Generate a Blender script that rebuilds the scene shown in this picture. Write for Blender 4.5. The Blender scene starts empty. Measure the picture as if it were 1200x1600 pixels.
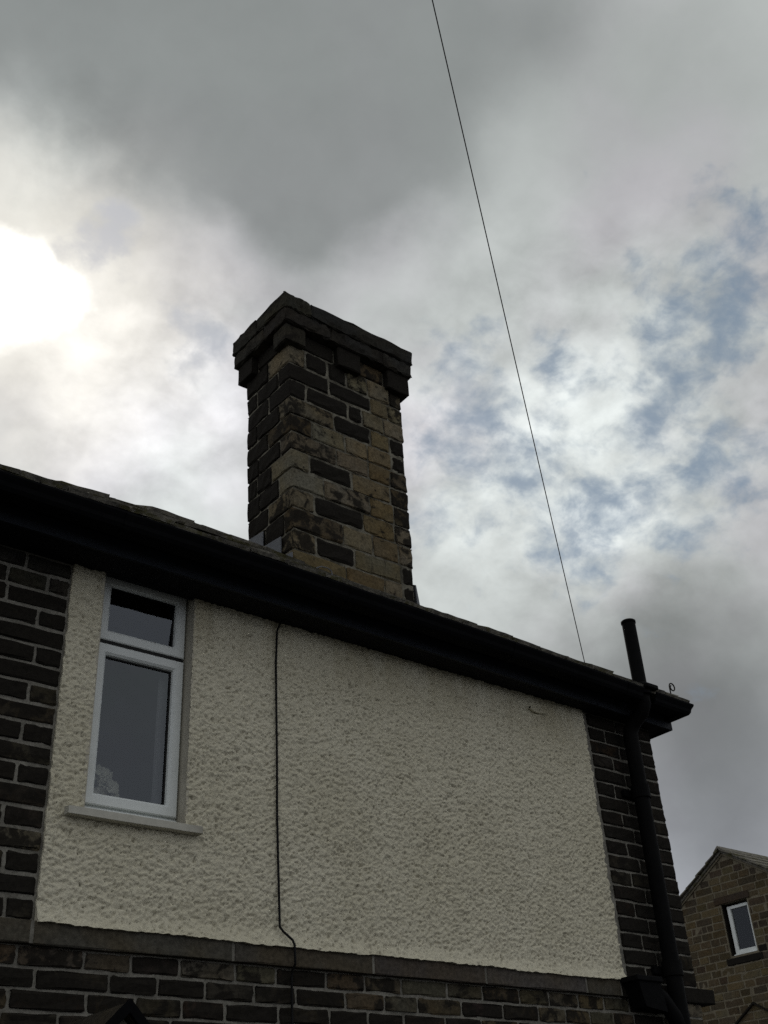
import bpy, bmesh, math, random
import numpy as np
from mathutils import Vector, Matrix

random.seed(7)
rng = np.random.default_rng(7)
scene = bpy.context.scene
C = scene.collection

# ------------------------------------------------------------------ camera
GROUND_TO_EYE = 1.6
yaw, pitch, roll = (math.radians(a) for a in (40.0521, 32.2719, -3.5524))
fwd = Vector((math.sin(yaw) * math.cos(pitch), math.cos(yaw) * math.cos(pitch), math.sin(pitch)))
rgt0 = Vector((math.cos(yaw), -math.sin(yaw), 0))
up0 = rgt0.cross(fwd)
rgt = rgt0 * math.cos(roll) + up0 * math.sin(roll)
upv = -rgt0 * math.sin(roll) + up0 * math.cos(roll)
cam = bpy.data.cameras.new("camera")
cam_o = bpy.data.objects.new("camera", cam)
C.objects.link(cam_o)
m = Matrix((rgt, upv, -fwd)).transposed().to_4x4()
m.translation = (0, 0, GROUND_TO_EYE)
cam_o.matrix_world = m
cam.sensor_fit = 'VERTICAL'
cam.sensor_height = 24
cam.lens = 24 * 1742.5 / 1600
cam.clip_end = 3000
scene.camera = cam_o
scene.render.resolution_x, scene.render.resolution_y = 768, 1024

# ------------------------------------------------------------------ colour management, sampling
vs = scene.view_settings
vs.view_transform = 'Standard'
vs.look = 'None'
vs.exposure = 0.22
vs.gamma = 1.0
vs.use_curve_mapping = False
scene.cycles.max_bounces = 6
scene.cycles.use_denoising = False

# ------------------------------------------------------------------ sky: broken cloud over a Nishita sky
SUN_AZ, SUN_EL = math.radians(17.2), math.radians(42.7)
sun_dir = Vector((math.sin(SUN_AZ) * math.cos(SUN_EL), math.cos(SUN_AZ) * math.cos(SUN_EL), math.sin(SUN_EL)))
w = bpy.data.worlds.new("World")
scene.world = w
w.use_nodes = True
nt = w.node_tree
nt.nodes.clear()


class G:
    """small node-graph helper"""
    def __init__(s, nt): s.nt = nt
    def n(s, t, **k):
        o = s.nt.nodes.new(t)
        for a, v in k.items(): setattr(o, a, v)
        return o
    def put(s, sock, v):
        if isinstance(v, bpy.types.NodeSocket): s.nt.links.new(v, sock)
        elif v is not None: sock.default_value = v
    def math(s, op, a, b=0.5, c=0.5, clamp=False):
        o = s.n('ShaderNodeMath', operation=op, use_clamp=clamp)
        for i, v in enumerate((a, b, c)): s.put(o.inputs[i], v)
        return o.outputs[0]
    def vec(s, op, a, b=None, scale=None):
        o = s.n('ShaderNodeVectorMath', operation=op)
        s.put(o.inputs[0], a)
        if b is not None: s.put(o.inputs[1], b)
        if scale is not None: s.put(o.inputs['Scale'], scale)
        return o.outputs[1] if op in ('DISTANCE', 'LENGTH', 'DOT_PRODUCT') else o.outputs[0]
    def noise(s, v, scale, detail=4, rough=0.5, dist=0.0, col=False):
        o = s.n('ShaderNodeTexNoise')
        s.put(o.inputs['Vector'], v)
        s.put(o.inputs['Scale'], scale)
        o.inputs['Detail'].default_value = detail
        o.inputs['Roughness'].default_value = rough
        o.inputs['Distortion'].default_value = dist
        return o.outputs['Color'] if col else o.outputs['Fac']
    def step(s, v, a, b, lo=0.0, hi=1.0):
        o = s.n('ShaderNodeMapRange', interpolation_type='SMOOTHSTEP')
        s.put(o.inputs['Value'], v)
        for i, x in zip(('From Min', 'From Max', 'To Min', 'To Max'), (a, b, lo, hi)): s.put(o.inputs[i], x)
        return o.outputs[0]
    def mix(s, f, a, b, mode='MIX'):
        o = s.n('ShaderNodeMix', data_type='RGBA', blend_type=mode)
        s.put(o.inputs[0], f)
        for i, v in ((6, a), (7, b)):
            s.put(o.inputs[i], (*v, 1) if isinstance(v, tuple) and len(v) == 3 else v)
        return o.outputs[2]


g = G(nt)
tc = g.n('ShaderNodeTexCoord')
d = tc.outputs['Generated']
sep = g.n('ShaderNodeSeparateXYZ')
nt.links.new(d, sep.inputs[0])
hz = g.math('ADD', g.math('MAXIMUM', sep.outputs[2], 0.0), 0.22)
plane = g.vec('SCALE', d, scale=g.math('DIVIDE', 1.0, hz))          # flat cloud deck seen in perspective
wc = g.vec('SUBTRACT', g.noise(d, 3.6, 3, 0.5, col=True), (0.5, 0.5, 0.5))
wf = g.vec('SUBTRACT', g.noise(d, 12.0, 5, 0.55, col=True), (0.5, 0.5, 0.5))
dw = g.vec('ADD', g.vec('ADD', d, g.vec('SCALE', wc, scale=0.11)), g.vec('SCALE', wf, scale=0.06))
dws = g.vec('ADD', g.vec('ADD', d, g.vec('SCALE', wc, scale=0.07)), g.vec('SCALE', wf, scale=0.09))


def field(blobs, base, coord):
    tot = base
    for (v, r, a) in blobs:
        b = g.step(g.vec('DISTANCE', coord, v), r, 0.0, 0.0, a)
        tot = g.math('ADD', tot, b)
    return tot


LUM = [
    ((0.5625, 0.3101, 0.7664), 0.1722, -0.08),
    ((0.5555, 0.4679, 0.6874), 0.1836, 0.02),
    ((0.3339, 0.635, 0.6966), 0.0918, 0.06),
    ((0.6125, 0.2565, 0.7477), 0.1148, -0.03),
    ((0.186, 0.6308, 0.7533), 0.0861, 0.16),
    ((0.3048, 0.741, 0.5983), 0.2181, 0.22),
    ((0.4106, 0.7237, 0.5547), 0.1492, 0.12),
    ((0.3672, 0.6875, 0.6265), 0.1148, 0.1),
    ((0.5684, 0.5814, 0.5821), 0.1492, 0.12),
    ((0.644, 0.5149, 0.5658), 0.1607, 0.2),
    ((0.6961, 0.4336, 0.5722), 0.1492, 0.12),
    ((0.6127, 0.6279, 0.48), 0.1263, 0.08),
    ((0.6982, 0.5189, 0.4932), 0.0976, 0.16),
    ((0.7356, 0.5417, 0.4068), 0.1492, -0.13),
    ((0.7829, 0.4777, 0.3987), 0.1263, -0.09),
    ((0.8009, 0.5173, 0.3015), 0.1607, -0.2),
    ((0.7928, 0.5595, 0.2419), 0.1263, -0.08),
    ((0.6954, 0.328, 0.6394), 0.1148, -0.06),
]
SUNB = [
    ((0.1973, 0.7119, 0.674), 0.0677, 3.0),
    ((0.2314, 0.7057, 0.6697), 0.0516, 2.2),
    ((0.215, 0.6875, 0.6937), 0.043, 1.2),
    ((0.2109, 0.7055, 0.6766), 0.1492, 0.22),
    ((0.2319, 0.7114, 0.6634), 0.2181, 0.1),
]
GAP = [
    ((0.3585, 0.6636, 0.6567), 0.0746, 1.5),
    ((0.2623, 0.6511, 0.7122), 0.0516, 2.3),
    ((0.5719, 0.5372, 0.6199), 0.1205, 1.0),
    ((0.57, 0.6141, 0.5458), 0.0976, 1.0),
    ((0.6667, 0.5487, 0.5044), 0.109, 0.9),
    ((0.6792, 0.3313, 0.6549), 0.1263, 1.1),
    ((0.7477, 0.4034, 0.5275), 0.109, 1.0),
    ((0.7164, 0.4715, 0.5142), 0.1033, 0.55),
    ((0.6551, 0.4748, 0.5877), 0.1263, 0.5),
    ((0.6518, 0.4176, 0.6331), 0.1148, 0.4),
    ((0.7425, 0.4747, 0.4726), 0.0516, 0.3),
    ((0.6438, 0.5243, 0.5573), 0.2181, 0.35),
    ((0.6944, 0.3893, 0.6052), 0.0861, 0.5),
]
TEX = [
    ((0.6517, 0.507, 0.5641), 0.2697, 1.8),
    ((0.3672, 0.6875, 0.6265), 0.2009, 1.0),
    ((0.6974, 0.3533, 0.6236), 0.1607, 0.9),
    ((0.574, 0.5897, 0.5681), 0.1492, 0.5),
    ((0.3048, 0.741, 0.5983), 0.1722, 0.6),
    ((0.2074, 0.6281, 0.75), 0.1148, 0.6),
]
DARK = [
    ((0.1707, 0.5115, 0.8421), 0.241, 0.8),
    ((0.3246, 0.5005, 0.8026), 0.2066, 0.8),
    ((0.4018, 0.4076, 0.82), 0.2181, 0.75),
    ((0.3842, 0.5415, 0.7478), 0.1205, 0.75),
    ((0.4385, 0.4756, 0.7626), 0.132, 0.4),
    ((0.1509, 0.5761, 0.8033), 0.1492, 0.5),
    ((0.4645, 0.3122, 0.8287), 0.1492, 0.4),
    ((0.2937, 0.601, 0.7433), 0.0746, 0.3),
]
lum = field(LUM, 0.44, dw)
dark = g.step(g.math('ADD', field(DARK, 0.0, dw), g.math('MULTIPLY', g.math('SUBTRACT', g.noise(plane, 3.0, 6, 0.5), 0.5), 0.5)), 0.05, 0.95)
lum = g.math('MULTIPLY_ADD', dark, -0.195, lum)
glow = field(SUNB, 0.0, dws)
tex = g.math('MINIMUM', field(TEX, 0.22, d), 1.2)
rot = g.n('ShaderNodeMapping')
rot.inputs['Rotation'].default_value = (0.3, -0.55, 0.2)
rot.inputs['Scale'].default_value = (1.0, 1.0, 1.35)
nt.links.new(d, rot.inputs['Vector'])
dr = rot.outputs[0]
puff = g.noise(g.vec('ADD', dr, g.vec('SCALE', wf, scale=0.025)), 13.0, 8, 0.55, 0.15)
puff2 = g.noise(dr, 30.0, 5, 0.52, 0.1)
mod = g.math('ADD', g.math('MULTIPLY', g.math('SUBTRACT', puff, 0.5), 1.15), g.math('MULTIPLY', g.math('SUBTRACT', puff2, 0.5), 0.45))
mod = g.math('MULTIPLY_ADD', g.math('MULTIPLY', mod, tex), 0.85, 1.0)
lum = g.math('MAXIMUM', g.math('MULTIPLY', lum, mod), 0.12)
lum = g.math('ADD', lum, glow)
# slight warm / cool drift across the cloud, warmer close to the sun
hue = g.math('ADD', g.math('MULTIPLY', g.noise(plane, 1.6, 3, 0.5), 0.5), g.math('MULTIPLY', g.noise(d, 7.0, 4, 0.5), 0.5))
tint = g.mix(g.step(hue, 0.41, 0.59), (0.945, 1.0, 0.98), (0.985, 0.98, 1.015))
warm = g.step(g.vec('DISTANCE', dws, tuple(sun_dir)), 0.22, 0.07)
tint = g.mix(g.math('MULTIPLY', warm, 0.8), tint, (1.04, 1.0, 0.90))
low = g.step(sep.outputs[2], 0.45, 0.2)
tint = g.mix(g.math('MULTIPLY', low, 0.85), tint, (0.905, 0.95, 1.045))
tint = g.mix(g.math('MULTIPLY', dark, 0.7), tint, (0.925, 1.0, 0.99))
cloud = g.mix(1.0, tint, lum, 'MULTIPLY')
sky = g.n('ShaderNodeTexSky', sky_type='NISHITA', sun_disc=False)
sky.sun_elevation = SUN_EL
sky.sun_rotation = SUN_AZ
SKY_STRENGTH = 0.06
skyc = g.mix(1.0, sky.outputs[0], (SKY_STRENGTH, SKY_STRENGTH, SKY_STRENGTH), 'MULTIPLY')
puff3 = g.noise(g.vec('ADD', dr, g.vec('SCALE', wf, scale=0.03)), 24.0, 7, 0.56, 0.15)
gapn = g.math('ADD', g.math('MULTIPLY', g.math('SUBTRACT', puff3, 0.5), -3.2), g.math('MULTIPLY', g.math('SUBTRACT', puff2, 0.5), -1.1))
gap = g.math('ADD', field(GAP, -0.64, dws), gapn)
gap = g.step(gap, -0.12, 1.15, 0.0, 0.86)
skyc = g.mix(0.55, skyc, (0.165, 0.235, 0.29))          # thin veil over the open blue
final = g.mix(gap, cloud, skyc)
bg = g.n('ShaderNodeBackground')
nt.links.new(final, bg.inputs['Color'])
bg.inputs['Strength'].default_value = 1.0
wo = g.n('ShaderNodeOutputWorld')
nt.links.new(bg.outputs[0], wo.inputs['Surface'])

sun = bpy.data.lights.new("sun", 'SUN')
sun.energy = 0.8
sun.angle = math.radians(10)
sun.color = (1.0, 0.95, 0.87)
sun_o = bpy.data.objects.new("sun", sun)
sun_o.rotation_euler = sun_dir.to_track_quat('Z', 'Y').to_euler()
C.objects.link(sun_o)

# ------------------------------------------------------------------ helpers
ORG = {}


def tag(o, label=None, cat=None, group=None, kind=None):
    if label: o['label'] = label
    if cat: o['category'] = cat
    if group: o['group'] = group
    if kind: o['kind'] = kind
    return o


def empty(name, loc, label, cat):
    o = bpy.data.objects.new(name, None)
    o.location = loc
    C.objects.link(o)
    ORG[o.name] = Vector(loc)
    return tag(o, label, cat)


def obj(name, verts, faces, mat, parent=None, origin=None, smooth=False, col=None):
    """one mesh object; verts in world metres, origin at its centre unless given"""
    v = np.asarray(verts, dtype=float)
    if origin is None:
        origin = (v.min(0) + v.max(0)) / 2
    me = bpy.data.meshes.new(name)
    me.from_pydata((v - np.asarray(origin)).tolist(), [], faces)
    me.materials.append(mat)
    if smooth:
        me.polygons.foreach_set('use_smooth', [True] * len(me.polygons))
    o = bpy.data.objects.new(name, me)
    C.objects.link(o)
    ORG[o.name] = Vector(origin)
    o.location = Vector(origin)
    if parent is not None:
        o.parent = parent
        o.location = Vector(origin) - ORG[parent.name]
    if col is not None:
        o.color = col
    return o


class MB:
    def __init__(s): s.v, s.f = [], []
    def add(s, v, f):
        k = len(s.v)
        s.v += [tuple(p) for p in v]
        s.f += [tuple(i + k for i in q) for q in f]
    def box(s, x0, x1, y0, y1, z0, z1):
        s.add([(x, y, z) for z in (z0, z1) for y in (y0, y1) for x in (x0, x1)],
              [(0, 2, 3, 1), (4, 5, 7, 6), (0, 1, 5, 4), (2, 6, 7, 3), (0, 4, 6, 2), (1, 3, 7, 5)])
    def build(s, name, mat, parent=None, **k): return obj(name, s.v, s.f, mat, parent, **k)


def sbox(x0, x1, y0, y1, z0, z1, b=0.004):
    """box with chamfered edges"""
    bm = bmesh.new()
    r = bmesh.ops.create_cube(bm, size=1)
    for v in bm.verts:
        v.co = Vector(((x0 + x1) / 2 + v.co.x * (x1 - x0), (y0 + y1) / 2 + v.co.y * (y1 - y0), (z0 + z1) / 2 + v.co.z * (z1 - z0)))
    bmesh.ops.bevel(bm, geom=bm.edges[:], offset=b, segments=1, affect='EDGES')
    bm.verts.ensure_lookup_table()
    vs_ = [tuple(v.co) for v in bm.verts]
    fs = [tuple(v.index for v in f.verts) for f in bm.faces]
    bm.free()
    return vs_, fs


def rough(u0, u1, n0, n1, v0, v1, b=0.008, j=0.004, mids=(1, 0, 1), skip_back=True, ragged=0.0):
    """rough-dressed stone in local axes u (along), n (depth, front at n0), v (up): softened arrises and an uneven face"""
    def axis(a, c, k, bb):
        if k < 0: return [a, c]
        bb = min(bb, (c - a) * 0.3)
        t = [a, a + bb]
        for i in range(k): t.append(a + bb + (c - a - 2 * bb) * (i + 1 + random.uniform(-.2, .2)) / (k + 1))
        return t + [c - bb, c]
    U, V = axis(u0, u1, mids[0], b), axis(v0, v1, mids[2], b)
    N = axis(n0, n1, mids[1], b)
    idx, vv, ff = {}, [], []
    nu, nn, nv = len(U), len(N), len(V)
    def vert(i, k, l):
        key = (i, k, l)
        if key in idx: return idx[key]
        p = [U[i], N[k], V[l]]
        ext = [i in (0, nu - 1), k in (0, nn - 1), l in (0, nv - 1)]
        if sum(ext) >= 2:
            pull = 0.55 if sum(ext) == 2 else 0.7
            for a, (q, last, ax) in enumerate(((i, nu - 1, U), (k, nn - 1, N), (l, nv - 1, V))):
                if ext[a]:
                    e_ = min(b, (ax[-1] - ax[0]) * .3) * pull * 0.6
                    p[a] += e_ if q == 0 else -e_
        p[0] += random.uniform(-j, j) + (random.uniform(-ragged, ragged))
        p[1] += random.uniform(-j, j) * 1.2
        p[2] += random.uniform(-j, j)
        idx[key] = len(vv)
        vv.append(p)
        return idx[key]
    def quad(a, b_, c, d_): ff.append((vert(*a), vert(*b_), vert(*c), vert(*d_)))
    for i in range(nu - 1):
        for l in range(nv - 1):
            quad((i, 0, l), (i + 1, 0, l), (i + 1, 0, l + 1), (i, 0, l + 1))
            if not skip_back: quad((i, nn - 1, l), (i, nn - 1, l + 1), (i + 1, nn - 1, l + 1), (i + 1, nn - 1, l))
    for i in range(nu - 1):
        for k in range(nn - 1):
            quad((i, k, 0), (i, k + 1, 0), (i + 1, k + 1, 0), (i + 1, k, 0))
            quad((i, k, nv - 1), (i + 1, k, nv - 1), (i + 1, k + 1, nv - 1), (i, k + 1, nv - 1))
    for k in range(nn - 1):
        for l in range(nv - 1):
            quad((0, k, l), (0, k, l + 1), (0, k + 1, l + 1), (0, k + 1, l))
            quad((nu - 1, k, l), (nu - 1, k + 1, l), (nu - 1, k + 1, l + 1), (nu - 1, k, l + 1))
    return vv, ff


def frame(verts, O, U, N, V):
    O, U, N, V = (np.asarray(a, float) for a in (O, U, N, V))
    a = np.asarray(verts, float)
    return O + a[:, :1] * U + a[:, 1:2] * N + a[:, 2:3] * V


def tube(pts, r, seg=10, caps=True):
    pts = [Vector(p) for p in pts]
    rs = r if isinstance(r, (list, tuple)) else [r] * len(pts)
    vv, ff = [], []
    t0 = (pts[1] - pts[0]).normalized()
    a = t0.orthogonal().normalized()
    for i, p in enumerate(pts):
        t = (pts[min(i + 1, len(pts) - 1)] - pts[max(i - 1, 0)]).normalized()
        a = (a - t * a.dot(t)).normalized()
        b = t.cross(a)
        for k in range(seg):
            th = 2 * math.pi * k / seg
            vv.append(tuple(p + (a * math.cos(th) + b * math.sin(th)) * rs[i]))
    for i in range(len(pts) - 1):
        for k in range(seg):
            q = (k + 1) % seg
            ff.append((i * seg + k, i * seg + q, (i + 1) * seg + q, (i + 1) * seg + k))
    if caps:
        ff.append(tuple(range(seg - 1, -1, -1)))
        ff.append(tuple((len(pts) - 1) * seg + k for k in range(seg)))
    return vv, ff


# ------------------------------------------------------------------ materials
def material(name, base=(0.5, 0.5, 0.5), rough_=0.9, spec=0.15, fn=None, metal=0.0):
    mt = bpy.data.materials.new(name)
    mt.use_nodes = True
    t = mt.node_tree
    p = t.nodes['Principled BSDF']
    p.inputs['Base Color'].default_value = (*base, 1)
    p.inputs['Roughness'].default_value = rough_
    p.inputs['Specular IOR Level'].default_value = spec
    p.inputs['Metallic'].default_value = metal
    if fn: fn(G(t), t, p)
    return mt


def bump(g, p, height, strength=0.5, dist=0.01):
    b = g.n('ShaderNodeBump')
    b.inputs['Strength'].default_value = strength
    b.inputs['Distance'].default_value = dist
    g.put(b.inputs['Height'], height)
    g.put(p.inputs['Normal'], b.outputs[0])


def geo_pos(g):
    return g.n('ShaderNodeNewGeometry').outputs['Position']


def stone_nodes(g, t, p):
    """stone whose own colour is the object's colour, part blackened by soot (alpha = how much)"""
    oi = g.n('ShaderNodeObjectInfo')
    pos = g.vec('ADD', geo_pos(g), g.vec('SCALE', (7.3, 3.1, 5.7), scale=g.math('MULTIPLY', oi.outputs['Random'], 9.0)))
    world = geo_pos(g)
    n1 = g.noise(pos, 9.0, 6, 0.62, 0.4)
    n2 = g.noise(pos, 38.0, 4, 0.6)
    n3 = g.noise(pos, 3.2, 3, 0.5)
    base = g.mix(g.step(n3, 0.3, 0.7), oi.outputs['Color'], g.mix(1.0, oi.outputs['Color'], (1.10, 1.0, 0.84), 'MULTIPLY'))
    base = g.mix(1.0, base, g.step(n2, 0.2, 0.8, 0.62, 1.3), 'MULTIPLY')
    nw = g.noise(world, 2.6, 5, 0.6)          # staining that runs across the joints
    s = g.math('ADD', g.math('ADD', g.math('MULTIPLY', n1, 0.62), g.math('MULTIPLY', n2, 0.16)), g.math('MULTIPLY', nw, 0.22))
    thr = g.math('MULTIPLY_ADD', g.math('SUBTRACT', 1.0, oi.outputs['Alpha']), 0.44, 0.28)
    soot = g.step(s, thr, g.math('ADD', thr, 0.085))
    black = g.mix(n2, (0.0085, 0.0078, 0.0068), (0.026, 0.0228, 0.0185))
    g.put(p.inputs['Base Color'], g.mix(g.math('MULTIPLY', soot, 0.94), base, black))
    bump(g, p, g.math('ADD', n1, g.math('MULTIPLY', n2, 0.5)), 0.7, 0.012)


M_stone = material('sooty gritstone', spec=0.06, rough_=0.95, fn=stone_nodes)


def mortar_nodes(c0, c1):
    def f(g, t, p):
        pos = geo_pos(g)
        n = g.noise(pos, 6.0, 5, 0.6)
        n2 = g.noise(pos, 60.0, 3, 0.6)
        g.put(p.inputs['Base Color'], g.mix(1.0, g.mix(g.step(n, 0.32, 0.68), c0, c1), g.step(n2, 0.2, 0.8, 0.7, 1.2), 'MULTIPLY'))
        bump(g, p, n2, 0.5, 0.006)
    return f


M_mortar = material('lime mortar', spec=0.08, fn=mortar_nodes((0.15, 0.142, 0.12), (0.245, 0.233, 0.20)))
M_mortar_ch = material('chimney mortar', spec=0.08, fn=mortar_nodes((0.06, 0.055, 0.043), (0.24, 0.225, 0.178)))
M_mortar_far = material('far house mortar', spec=0.08, fn=mortar_nodes((0.145, 0.125, 0.088), (0.20, 0.175, 0.125)))


def render_nodes(g, t, p):
    pos = geo_pos(g)
    sp = g.n('ShaderNodeSeparateXYZ')
    g.put(sp.inputs[0], pos)
    n0 = g.noise(pos, 1.3, 4, 0.55)
    n1 = g.noise(pos, 26.0, 5, 0.65, 0.6)
    n2 = g.noise(pos, 90.0, 3, 0.6)
    c = g.mix(g.step(n0, 0.35, 0.65), (0.61, 0.57, 0.435), (0.66, 0.62, 0.485))
    at_ = g.n('ShaderNodeAttribute', attribute_name='pit_depth')
    c = g.mix(g.math('MULTIPLY', g.math('MULTIPLY', at_.outputs['Fac'], g.step(n1, 0.66, 0.36)), 0.72), c, (0.16, 0.142, 0.102))  # darker tone in the deep parts of the relief
    c = g.mix(g.math('MULTIPLY', g.step(n1, 0.40, 0.28), 0.35), c, (0.24, 0.215, 0.16))       # darker where the fine bump is low
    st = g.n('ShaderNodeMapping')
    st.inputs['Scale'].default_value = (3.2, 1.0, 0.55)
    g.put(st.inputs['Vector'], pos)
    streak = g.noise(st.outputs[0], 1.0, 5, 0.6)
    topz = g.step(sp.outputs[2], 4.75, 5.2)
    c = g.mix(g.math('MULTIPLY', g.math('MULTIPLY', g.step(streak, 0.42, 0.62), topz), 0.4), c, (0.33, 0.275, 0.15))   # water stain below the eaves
    c = g.mix(1.0, c, g.step(n2, 0.15, 0.85, 0.84, 1.12), 'MULTIPLY')
    g.put(p.inputs['Base Color'], c)
    bump(g, p, g.math('ADD', g.math('MULTIPLY', n1, 1.0), g.math('MULTIPLY', n2, 0.35)), 0.8, 0.012)


M_render = material('cream roughcast', spec=0.1, fn=render_nodes)


def paint_nodes(c, v=0.12, sc=14.0, dirt=(0.2, 0.19, 0.16), amt=0.25, bs=0.1):
    def f(g, t, p):
        pos = geo_pos(g)
        n = g.noise(pos, sc, 6, 0.65)
        n2 = g.noise(pos, 2.1, 4, 0.6)
        k = g.mix(1.0, c, g.step(n, 0.2, 0.8, 1 - v, 1 + v), 'MULTIPLY')
        g.put(p.inputs['Base Color'], g.mix(g.math('MULTIPLY', g.step(n2, 0.5, 0.75), amt), k, dirt))
        bump(g, p, n, bs, 0.004)
    return f


M_pvc = material('white frame plastic', rough_=0.45, spec=0.3, fn=paint_nodes((0.72, 0.75, 0.73), 0.04, 9.0, (0.36, 0.36, 0.32), 0.3, 0.03))
M_gasket_gap = material('black rubber and shaded gaps', (0.012, 0.012, 0.012), 0.6, 0.2)  # also stands in for shade in the sash gap
M_sill = material('painted sill', rough_=0.8, spec=0.15, fn=paint_nodes((0.50, 0.485, 0.42), 0.08, 20.0, (0.22, 0.2, 0.16), 0.5, 0.25))
M_reveal = material('smooth reveal', rough_=0.9, spec=0.1, fn=paint_nodes((0.47, 0.44, 0.365), 0.08, 12.0, (0.2, 0.18, 0.14), 0.4, 0.2))
M_black = material('black gutter paint', rough_=0.8, spec=0.05, fn=paint_nodes((0.0035, 0.0037, 0.0045), 0.3, 20.0, (0.008, 0.008, 0.008), 0.4, 0.15))
M_pipe = material('black pipe paint', rough_=0.75, spec=0.07, fn=paint_nodes((0.004, 0.004, 0.0042), 0.3, 20.0, (0.009, 0.0085, 0.008), 0.5, 0.2))
M_fascia = material('blue black fascia paint', rough_=0.6, spec=0.1, fn=paint_nodes((0.016, 0.019, 0.0245), 0.2, 10.0, (0.02, 0.02, 0.02), 0.3, 0.1))
M_soffit = material('dark soffit paint', rough_=0.8, spec=0.1, fn=paint_nodes((0.010, 0.010, 0.011), 0.25, 10.0, (0.016, 0.014, 0.012), 0.4, 0.1))
M_string = material('string course stone', spec=0.08, fn=stone_nodes)
M_lead = material('grey lead', rough_=0.65, spec=0.3, fn=paint_nodes((0.125, 0.132, 0.145), 0.18, 18.0, (0.24, 0.24, 0.24), 0.5, 0.2))
M_iron = material('rusty iron', (0.02, 0.017, 0.014), 0.8, 0.2)
M_cable = material('black cable sheath', (0.006, 0.006, 0.006), 0.6, 0.15)
M_wire = material('weathered grey wire', (0.035, 0.032, 0.034), 0.7, 0.1)
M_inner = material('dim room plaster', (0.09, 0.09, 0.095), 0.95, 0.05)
M_net = material('net curtain', (0.30, 0.30, 0.31), 0.95, 0.05)
M_petal = material('pale petals', rough_=0.8, spec=0.1, fn=paint_nodes((0.66, 0.65, 0.54), 0.12, 30.0, (0.4, 0.42, 0.3), 0.3, 0.1))
M_leaf = material('dark leaves', (0.03, 0.05, 0.025), 0.7, 0.2)
M_vase = material('pale vase', (0.33, 0.33, 0.28), 0.4, 0.4)
M_ground = material('worn asphalt', fn=paint_nodes((0.05, 0.05, 0.05), 0.25, 40.0, (0.08, 0.078, 0.07), 0.5, 0.4))


def slate_nodes(g, t, p):
    oi = g.n('ShaderNodeObjectInfo')
    pos = g.vec('ADD', geo_pos(g), g.vec('SCALE', (3.3, 5.1, 2.7), scale=oi.outputs['Random']))
    n = g.noise(pos, 14.0, 6, 0.65)
    moss = g.noise(pos, 5.0, 6, 0.7)
    n2 = g.noise(pos, 55.0, 3, 0.6)
    c = g.mix(g.step(n, 0.3, 0.7), (0.085, 0.08, 0.07), (0.22, 0.205, 0.17))
    c = g.mix(g.math('MULTIPLY', g.step(moss, 0.5, 0.6), 0.8), c, (0.085, 0.08, 0.032))
    c = g.mix(g.math('MULTIPLY', g.step(n2, 0.62, 0.7), 0.5), c, (0.3, 0.3, 0.27))
    g.put(p.inputs['Base Color'], c)
    bump(g, p, g.math('ADD', n, g.math('MULTIPLY', moss, 0.8)), 0.8, 0.02)


M_slate = material('mossy stone slate', spec=0.08, fn=slate_nodes)


def glass_material(name, strength):
    mt = bpy.data.materials.new(name)
    mt.use_nodes = True
    t = mt.node_tree
    t.nodes.clear()
    gg = G(t)
    tr = gg.n('ShaderNodeBsdfTransparent')
    tr.inputs[0].default_value = (0.8, 0.82, 0.82, 1)
    gl = gg.n('ShaderNodeBsdfGlossy')
    gl.inputs['Roughness'].default_value = 0.015
    gl.inputs['Color'].default_value = (0.86, 0.92, 1.0, 1)
    n = gg.noise(geo_pos(gg), 2.6, 2, 0.5)
    b = gg.n('ShaderNodeBump')
    b.inputs['Strength'].default_value = 0.05
    b.inputs['Distance'].default_value = 0.05
    gg.put(b.inputs['Height'], n)
    gg.put(gl.inputs['Normal'], b.outputs[0])
    fr = gg.n('ShaderNodeFresnel')
    fr.inputs['IOR'].default_value = 1.5
    f = gg.math('MINIMUM', gg.math('MULTIPLY', fr.outputs[0], strength), 1.0)
    mx = gg.n('ShaderNodeMixShader')
    gg.put(mx.inputs[0], f)
    t.links.new(tr.outputs[0], mx.inputs[1])
    t.links.new(gl.outputs[0], mx.inputs[2])
    out = gg.n('ShaderNodeOutputMaterial')
    t.links.new(mx.outputs[0], out.inputs[0])
    return mt


M_glass = glass_material('window glass', 2.1)
M_glass_far = glass_material('single window glass', 1.0)

KIND = {  # stone colour families: (colour, share blackened by soot)
    'k': ((0.026, 0.0245, 0.022), 0.92), 'b': ((0.078, 0.063, 0.043), 0.58), 't': ((0.138, 0.122, 0.083), 0.38),
    'o': ((0.128, 0.103, 0.062), 0.36), 'g': ((0.130, 0.118, 0.090), 0.36), 'm': ((0.125, 0.112, 0.082), 0.54),
    'w': ((0.034, 0.0305, 0.025), 0.66), 'r': ((0.032, 0.024, 0.020), 0.72), 'p': ((0.070, 0.063, 0.047), 0.50),
    's': ((0.074, 0.067, 0.056), 0.22), 'x': ((0.036, 0.035, 0.031), 0.50),
    'f': ((0.100, 0.083, 0.052), 0.2), 'h': ((0.080, 0.066, 0.044), 0.26), 'i': ((0.064, 0.052, 0.038), 0.34),
}


def kcol(k, v=0.18):
    c, a = KIND[k]
    q = 1 + random.uniform(-v, v)
    return (c[0] * q, c[1] * q * random.uniform(.96, 1.04), c[2] * q * random.uniform(.92, 1.08), max(0.0, min(1.0, a + random.uniform(-.07, .07))))


# ------------------------------------------------------------------ ground
gm = MB()
gm.add([(-600, -600, 0), (600, -600, 0), (600, 600, 0), (-600, 600, 0)], [(0, 1, 2, 3)])
tag(gm.build('ground', M_ground), 'grey asphalt ground running out past the houses', kind='structure')

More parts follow.
